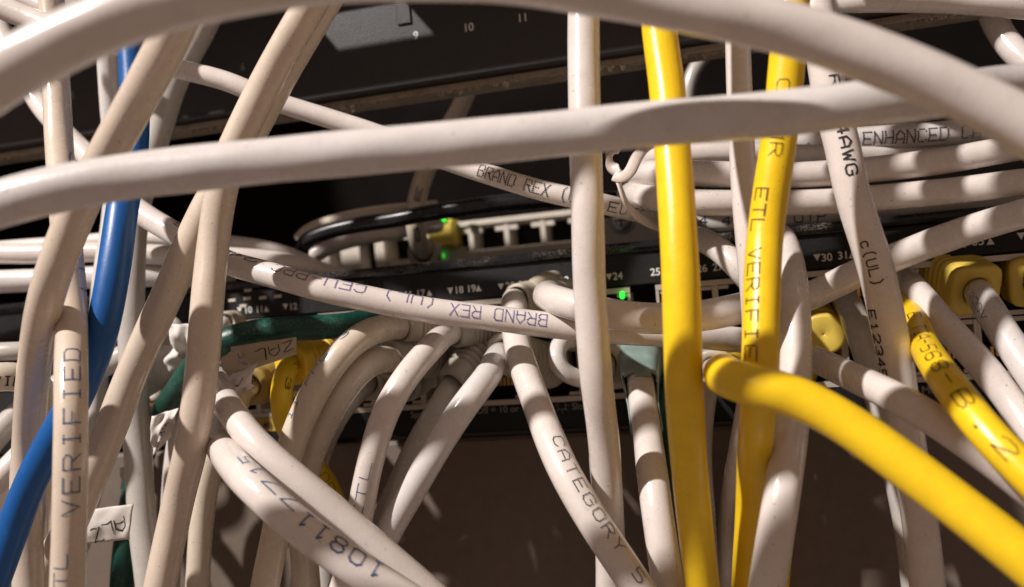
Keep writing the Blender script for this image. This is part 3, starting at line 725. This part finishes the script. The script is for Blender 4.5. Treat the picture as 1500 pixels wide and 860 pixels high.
cable('Y4', 'yellow', 2.4, [(436,530,19.2),(424,536,18.6),(414,552,18.1),(411,585,18.0),(418,625,18.2),(445,665,18.6),(475,700,18.7),(493,740,18.7),(505,800,18.7),(513,870,18.7)],
      'yellow cable hooking down out of the small yellow boot', ext=(0,1), group=GY)
boot('Y4', (472,524,19.7), (428,533,18.8), 5.2, 5.0, 'booty2', ribs=5, sq=2.4)
cable('G1', 'white', 2.95, [(938,508,19.4),(937,535,18.2),(939,570,17.3),(944,605,16.9),(950,650,16.3),(956,700,15.6),(967,780,15.1),(979,860,15),(985,900,15)],
      'white cable dropping from the green tinted clear plug cover', ext=(0,1), group=GW)
cable('loop', 'cool', 2.0, [(878,506,20.2),(850,497,19.2),(828,497,18.5),(814,508,18.1),(810,528,17.9),(820,546,17.9),(845,555,18.1),(880,559,18.4),(915,556,18.9),(940,540,20.3)],
      'small white cable loop turning back on itself under label 22', ext=(0,0), group=GW)
# far ones in the gap
cable('Z', 'cream', 2.9, [(712,85,27),(695,112,26.5),(672,162,25.8),(645,208,25.2),(624,250,24.8),(611,290,24.5),(607,325,24.5),(612,350,24.9),(619,366,26),(622,372,28)],
      'out of focus white cable hanging into the rear module port', ext=(1,0), group=GW)
cable('blk', 'black', 2.3, [(452,392,24.6),(437,375,24.2),(440,358,24),(470,342,23.8),(520,330,23.5),(580,321,23),(640,310,22.6),(700,301,22.3),(770,294,22.2),(850,290,22.4),(900,290,23.6)],
      'glossy black cable looping across the gap above the switch', ext=(0,1), group='black cables')
cable('wb', 'cream', 2.5, [(440,352,25.0),(450,340,24.9),(485,327,24.9),(540,315,25),(590,309,25.4),(640,305,25.8)], 'dim beige cable following the black one just above it', ext=(0,0), group=GB)
cable('wc', 'white', 2.6, [(430,405,25.8),(450,380,25),(485,359,25),(520,349,25.1),(570,340,25.4),(610,334,25.9),(640,330,27.5)], 'white cable with one bright spot following the black one just below it', ext=(0,0), group=GW)
cable('far1', 'grey', 2.6, [(1060,60,30),(1035,78,30),(1015,105,30),(1006,140,30),(1005,190,30)], 'faint far cable hanging in the dark gap beside the yellow upright', group=GW)
# blue boot peeking
cable('bb', 'blue', 2.6, [(184,540,22.4),(172,556,22.3),(162,572,22.8)], 'blue cable stub with a blue boot tucked beside the blue cable', ext=(0,0), group='blue network cables')
boot('bb', (196,498,22.9), (178,545,22.2), 5.5, 4.6, 'bootb', ribs=3, sq=3)

# more plugs of the lower row, mostly behind the upright cables; some added to block light
for key, mk, bk, b, f, pts, lab in (
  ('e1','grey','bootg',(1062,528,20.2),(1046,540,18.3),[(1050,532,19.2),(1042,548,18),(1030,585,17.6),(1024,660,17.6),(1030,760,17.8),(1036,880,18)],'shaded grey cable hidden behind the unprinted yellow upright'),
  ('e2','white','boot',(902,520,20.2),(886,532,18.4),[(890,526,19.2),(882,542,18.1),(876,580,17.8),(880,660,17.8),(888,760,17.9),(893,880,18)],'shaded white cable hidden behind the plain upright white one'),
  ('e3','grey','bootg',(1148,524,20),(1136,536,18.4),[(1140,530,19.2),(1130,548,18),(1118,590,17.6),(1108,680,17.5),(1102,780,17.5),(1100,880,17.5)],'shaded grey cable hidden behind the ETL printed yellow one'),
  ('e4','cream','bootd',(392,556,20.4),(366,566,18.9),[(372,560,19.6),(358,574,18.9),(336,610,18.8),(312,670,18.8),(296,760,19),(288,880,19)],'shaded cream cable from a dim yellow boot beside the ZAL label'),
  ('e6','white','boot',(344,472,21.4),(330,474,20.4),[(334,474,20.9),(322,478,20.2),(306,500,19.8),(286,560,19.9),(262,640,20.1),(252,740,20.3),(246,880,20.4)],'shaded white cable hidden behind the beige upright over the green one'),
  ('e8','grey','bootg',(606,548,20.4),(590,562,19.2),[(593,560,19.6),(582,578,18.6),(562,610,18.1),(548,655,17.9),(535,710,17.9),(525,770,18),(505,840,18.2),(488,890,18.3)],'shaded grey cable hidden behind the dotted blue UL one'),  # unseen extra cable, added to keep light flecks off the blank panel
  ('e9','grey','boot',(556,548,20.4),(538,560,19.3),[(541,558,19.6),(524,572,18.9),(498,600,18.6),(474,650,18.9),(463,700,19.9),(468,760,20),(476,820,19.8),(482,890,19.8)],'shaded grey cable behind the swollen cream one, seen again at the lower edge'),  # upper run added to stop stray light; lower end is a visible cable
  ('e10','grey','boot',(232,556,21.4),(214,566,20.6),[(216,564,21),(198,580,20.5),(170,625,20.1),(150,670,19.9),(130,730,19.9),(112,800,20),(100,880,20)],'shaded grey cable hidden behind the slanting beige one'),  # unseen extra cable, added to block light reaching the panel at lower left
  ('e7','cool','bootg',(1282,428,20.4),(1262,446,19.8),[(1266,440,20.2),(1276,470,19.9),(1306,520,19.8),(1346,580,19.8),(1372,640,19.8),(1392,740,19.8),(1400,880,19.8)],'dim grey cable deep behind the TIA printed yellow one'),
 ):
    cable(key, mk, 2.7, pts, lab, ext=(0, 1 if key != 'e5' else 0), group=GB if mk == 'cream' else GW)
    boot(key, b, f, 3.0 if key == 'e6' else 5.2, 3.0 if key == 'e6' else 4.4, bk, ribs=6, sq=2.6, plug=key != 'e6', hole=2.75)
boot('Z', (624,375,28.2), (620,371,26.4), 5.2, 5.0, 'boot', ribs=3, sq=2.2)
# --- printing on the jackets
print_on('M', 'BRAND REX', (800,477), (655,458), hmm=2.5, wmm=.30, off=-.36, ink='violet', dots=True)
print_on('M', '(UL) CEU-PPC', (640,456), (400,403), hmm=2.3, wmm=.30, off=-.80, ink='violet', dots=True)
print_on('M', '24 AWG', (380,398), (250,338), hmm=1.5, wmm=.22, off=-.95, ink='greyi')
print_on('W', 'BRAND REX (UL)', (704,250), (868,296), hmm=2.5, wmm=.36, off=.15, ink='greyi', dots=True)
print_on('W', 'EU-EE', (883,298), (930,315), hmm=2.0, wmm=.24, off=-.1, ink='greyi')
print_on('X3', 'VERIFIED', (100,752), (106,520), hmm=2.45, wmm=.29, off=-.05, gap=2.2, ink='bluei', dots=True)
print_on('X3', 'ETL ', (98,880), (101,775), hmm=2.0, wmm=.25, off=.45, ink='bluei', dots=True)
print_on('X3', 'UTP C', (104,430), (90,225), hmm=1.8, wmm=.28, off=-1.05, ink='greyi', dots=True)
print_on('v0', 'ENHANCED CAT.5', (1256,204), (1478,186), hmm=2.9, wmm=.42, off=-.1, ink='greyi', dots=True)
print_on('v0', 'LL 1', (1120,212), (1190,207), hmm=1.8, wmm=.3, off=-.5, ink='bluei', dots=True)
print_on('O', '24AWG', (1226,165), (1245,270), hmm=1.85, wmm=.36, off=.24, ink='ink')
print_on('O', 'PR', (1210,95), (1216,140), hmm=1.7, wmm=.32, off=.4, ink='ink')
print_on('O', 'c(UL)', (1268,350), (1288,415), hmm=1.7, wmm=.26, off=-.12, ink='ink')
print_on('O', 'E123456', (1297,448), (1316,575), hmm=1.6, wmm=.3, off=-.85, ink='ink')
print_on('F', 'ETL VERIFIED', (1130,282), (1113,560), hmm=2.1, wmm=.30, off=-.55, ink='ink', dots=True)
print_on('F', '(UL) C', (1159,-10), (1150,150), hmm=1.9, wmm=.22, off=-.1, ink='ink', dots=True)
print_on('F', 'MR', (1143,188), (1136,238), hmm=1.9, wmm=.22, off=-.1, ink='ink', dots=True)
print_on('Q', 'E TIA-568-B.2', (1340,478), (1500,692), hmm=2.3, wmm=.30, off=.18, ink='ink', dots=True, gap=2.4)
print_on('D2', '10811', (560,842), (440,752), hmm=2.6, wmm=.38, off=-.55, ink='bluei', dots=True, gap=2.4)
print_on('D2', '7715', (424,757), (350,690), hmm=2.3, wmm=.3, off=-.85, ink='bluei', dots=True)
print_on('D2', '8', (612,890), (585,872), hmm=2.2, wmm=.3, off=-.2, ink='greyi', dots=True)
print_on('L', 'CATEGORY 5', (812,655), (935,862), hmm=2.0, wmm=.28, off=.50, gap=2.0, ink='greyi', dots=True)
print_on('C3', 'ETL', (532,752), (546,665), hmm=1.8, wmm=.26, off=.2, ink='bluei', dots=True)
print_on('C1', '11 PPC 3', (440,618), (520,497), hmm=1.3, wmm=.22, off=1.0, ink='bluei', dots=True)
print_on('S', '300V', (1441,440), (1462,476), hmm=1.4, wmm=.12, off=-.5, ink='greyi')
print_on('Y4', 'DRAWG 4', (470,692), (506,805), hmm=2.0, wmm=.2, off=.1, ink='ink', dots=True)
print_on('Y4', 'E 3', (422,536), (412,575), hmm=1.2, wmm=.25, off=.5, ink='ink', dots=True)
print_on('h4', 'VIL', (-5,551), (22,551), hmm=2.0, wmm=.25, off=-.3, ink='ink')
print_on('v4', 'UTP', (1158,321), (1210,320), hmm=2.2, wmm=.3, off=.15, ink='greyi')
print_on('v4', '34 45', (1020,322), (1090,323), hmm=2.0, wmm=.3, off=.0, ink='greyi')
print_on('h7', 'L I L', (46,830), (58,690), hmm=2.4, wmm=.4, off=-.2, ink='ink')
print_on('Z', '6 E P', (608,345), (636,232), hmm=1.5, wmm=.4, off=.0, ink='greyi')
print_on('v3', '. . .', (1020,299), (1120,299), hmm=1.0, wmm=.12, off=-.2, ink='greyi')

# --- clear greenish cover on the G1 cable (shell that follows the jacket)
c = CABLES['G1']; s0, s1 = s_at('G1', 938, 509), s_at('G1', 946, 632)
pp_ = [(p, s) for p, s in zip(c['path'], c['S']) if s0 <= s <= s1]
V, F = [], []; seg = 28
path = [p for p, s in pp_]; T, U = frames(path)
rows = []
for i, (p, s) in enumerate(pp_):
    t = (s-s0)/(s1-s0); up = Vector((1, 0, 0)); up = (up-T[i]*up.dot(T[i])).normalized(); B = T[i].cross(up)
    rr = .0050 if t < .30 else .0050-(.0050-.0033)*min(1, (t-.30)/.5)
    e = 4 if t < .35 else 4-1.9*min(1, (t-.35)/.4)
    for k in range(seg):
        a = 2*math.pi*k/seg; ca, sa = math.cos(a), math.sin(a); g = (abs(ca)**e+abs(sa)**e)**(-1/e)
        cut = 0
        V.append(p+(up*ca*1.0+B*sa*.86)*rr*g)
for i in range(len(path)-1):
    for k in range(seg):
        F.append((i*seg+k, i*seg+(k+1) % seg, (i+1)*seg+(k+1) % seg, (i+1)*seg+k))
F.append(tuple(range(seg)))
# leave the front of the lower part open so that the jacket shows
def facing(f):
    cen = sum((V[i] for i in f), Vector())/len(f)
    i = f[0]//seg; t = i/len(path)
    return project(cen)[1] > 548 and (cen-path[min(i, len(path)-1)]).normalized().dot((CAM-cen).normalized()) > .45-.25*t
F = [f for f in F if len(f) != 4 or not facing(f)]
o = mesh_obj('clear_plug_cover', V, F, M['bootc']); adopt(o, c['root'])
sm = o.modifiers.new('t', 'SOLIDIFY'); sm.thickness = .0004; sm.offset = -1

# ------------------------------------------------------------------ twist tie
def ribbon(path, w, th, twist, name, parent, m):
    T, U = frames(path); V, F = [], []; s = 0
    for i, p in enumerate(path):
        if i: s += (p-path[i-1]).length
        B = T[i].cross(U[i]); a = twist(s)
        x = U[i]*math.cos(a)+B*math.sin(a); y = T[i].cross(x)
        for k in range(10):
            q = 2*math.pi*k/10; V.append(p+x*(w/2*math.cos(q))+y*(th/2*math.sin(q)))
    for i in range(len(path)-1):
        for k in range(10): F.append((i*10+k, i*10+(k+1) % 10, (i+1)*10+(k+1) % 10, (i+1)*10+k))
    F.append(tuple(range(9, -1, -1))); F.append(tuple(range((len(path)-1)*10, len(path)*10)))
    o = mesh_obj(name, V, F, m); adopt(o, parent)
M['tie'] = mat('white_twist_tie', (.66, .57, .52), rough=.35, bump=.1)
tt = empty('twist_tie', at(905, 255, 17.2))
tag(tt, 'twisted white plastic tie round the bundle of level white cables', 'twist tie')
ribbon(spline([at(908,214,17.4),(at(893,222,17.2)),at(891,232,17.1),at(896,246,17.0),at(908,254,16.9),at(917,258,16.8)], .0005), .0027, .0013, lambda s: s*700, 'twisted_end', tt, M['tie'])
ribbon(spline([at(900,257,16.5),at(909,265,16.4),at(922,254,16.4),at(930,236,16.6),(at(942,219,17.2)),at(958,211,18.0),at(975,206,19.5)], .0005), .0024, .0009, lambda s: .6, 'loop_strip', tt, M['tie'])
ribbon(spline([at(904,262,17.0),at(909,275,16.9),at(914,292,16.9),at(924,308,17.1),at(938,320,17.6),at(958,330,18.6),at(975,336,20)], .0005), .0024, .0009, lambda s: -.5, 'loop_strip', tt, M['tie'])

# ------------------------------------------------------------------ paper flags
def flag(corners, matk, label, curl=.0, words=(), name='paper_label', bendu=0.0, crumple=.0003, seed=0):
    """corners: four (px,py,cm) clockwise from the upper left in the picture"""
    P = [at(*c) for c in corners]; n = (P[1]-P[0]).cross(P[3]-P[0]).normalized()
    if n.dot(CAM-P[0]) < 0: n = -n
    def surf(u, v):
        a = P[0].lerp(P[1], u); b = P[3].lerp(P[2], u); q = a.lerp(b, v)
        h = curl*math.sin(math.pi*v)+bendu*math.sin(math.pi*u)+crumple*noise.noise(Vector((u*3+seed, v*3, seed)))*2
        return q+n*h
    nu, nv = 18, 14; V, F = [], []
    for side in (0, 1):
        for j in range(nv+1):
            for i in range(nu+1): V.append(surf(i/nu, j/nv)-n*(.00018*side))
    W = nu+1; S2 = W*(nv+1)
    for j in range(nv):
        for i in range(nu):
            a = j*W+i; F.append((a, a+1, a+W+1, a+W)); F.append((S2+a, S2+a+W, S2+a+W+1, S2+a+1))
    for i in range(nu):
        F.append((i, S2+i, S2+i+1, i+1)); a = nv*W+i; F.append((a, a+1, S2+a+1, S2+a))
    for j in range(nv):
        a = j*W; F.append((a, a+W, S2+a+W, S2+a)); a = j*W+nu; F.append((a, S2+a, S2+a+W, a+W))
    root = empty(name, P[0]); tag(root, label, 'paper label')
    o = mesh_obj('paper', V, F, M[matk]); adopt(o, root)
    for (s, u0, v0, u1, v1, hfrac, ink, wd) in words:      # along (u0,v0)->(u1,v1) ; letter height as share of v
        du, dv = (u1-u0)/len(s), (v1-v0)/len(s)
        Lu = (P[1]-P[0]).length; Lv = (P[3]-P[0]).length
        dx, dy = du*Lu, -dv*Lv; adv = math.hypot(dx, dy); ex, ey = dx/adv, dy/adv
        def mp(a, b):
            x = a*ex-b*ey; y = a*ey+b*ex
            x += .00012*math.sin(a*2500); y += .00015*math.sin(a*3100+b*1900)
            return surf(u0+x/Lu, v0-y/Lv)+n*.00006
        Vt, Ft = text_ribbons(s, mp, adv, hfrac*Lv, wd/1000)
        t = mesh_obj('handwriting', Vt, Ft, M[ink], None, False); adopt(t, root)
    return root
flag([(338,508,17.35),(434,494,17.3),(434,519,17.4),(338,552,17.5)], 'papery', 'aged paper label with upside down handwritten ZAL under the green cable', words=[('ZAL', .93,.14,.30,.34,.50,'ink',.25)], crumple=.0002)
flag([(326,522,17.2),(352,508,16.6),(366,534,16.5),(336,552,16.9)], 'papery', 'small curled paper flap with blue pen strokes beside the ZAL label', curl=.001, words=[('33', .95,.35,.75,.9,.28,'violet',.22)], seed=2)
flag([(330,548,17.0),(378,530,16.7),(372,566,16.9),(336,580,17.2)], 'paper', 'crumpled white paper end hanging below the curled flap', curl=.0022, bendu=.0012, crumple=.0009, words=[('~v', .3,.75,.9,.35,.2,'greyi',.2)], seed=5)
flag([(246,476,19.2),(292,474,19.2),(292,545,19.6),(262,520,19.4)], 'paper', 'white folded paper wrap lit from above behind the beige upright', curl=.0016, crumple=.0008, seed=7)
flag([(222,508,19.9),(272,502,19.5),(282,536,19.5),(214,584,20.0)], 'paper', 'crumpled white paper wrapped round the grey cable', curl=.0030, crumple=.0010, seed=9)
flag([(122,748,17.6),(196,738,17.7),(190,790,17.7),(124,797,17.6)], 'paper', 'white paper label with handwritten ALZ low beside the VERIFIED cable', curl=.0006, words=[('ALZ', .82,.30,.1,.62,.42,'ink',.25)], seed=11)
flag([(222,610,18.2),(262,598,18.2),(250,640,18.4),(224,668,18.4)], 'paper', 'torn white paper flag hanging from the green cable', curl=.001, crumple=.0008, words=[('~3~', .4,.9,.8,.3,.16,'ink',.2)], seed=13)
flag([(175,686,21.4),(190,680,21.4),(190,722,21.4),(178,720,21.4)], 'paper', 'tiny sliver of white paper in the shadow behind the greyish cable', crumple=.0004, seed=15)

# ------------------------------------------------------------------ added unseen plate over the patch panel; blocks lamp, cut-out shapes the lit patch
zs = CAM.z+.092
def hitx(px, py):
    p = on(px, py, YF); t = (zs-p.z)/Ldir.z; q = p+Ldir*t; return q
h00, h10, h01, h11 = hitx(498, 22), hitx(612, 22), hitx(527, 92), hitx(650, 78)
sh = empty('rack_shelf', (0, YF, zs))
tag(sh, 'thin black steel shelf with one cut-out, mounted over the patch panel', 'shelf')
ya, yb = YF-.031, YF-.0003
cy0, cy1 = (h00.y+h10.y)/2, (h01.y+h11.y)/2
xl = (h00.x+h01.x)/2-.006; xr = (h10.x+h11.x)/2
box_obj('shelf_plate', (XA, ya, zs), (XB, cy1, zs+.0012), M['case'], sh)
box_obj('shelf_plate', (XA, cy0, zs), (XB, yb, zs+.0012), M['case'], sh)
box_obj('shelf_plate', (XA, cy1+.00001, zs), (xl, cy0-.00001, zs+.0012), M['case'], sh)
box_obj('shelf_plate', (xr, cy1+.00001, zs), (XB, cy0-.00001, zs+.0012), M['case'], sh)
print('SHELF', xl, xr, cy0-YF, cy1-YF)
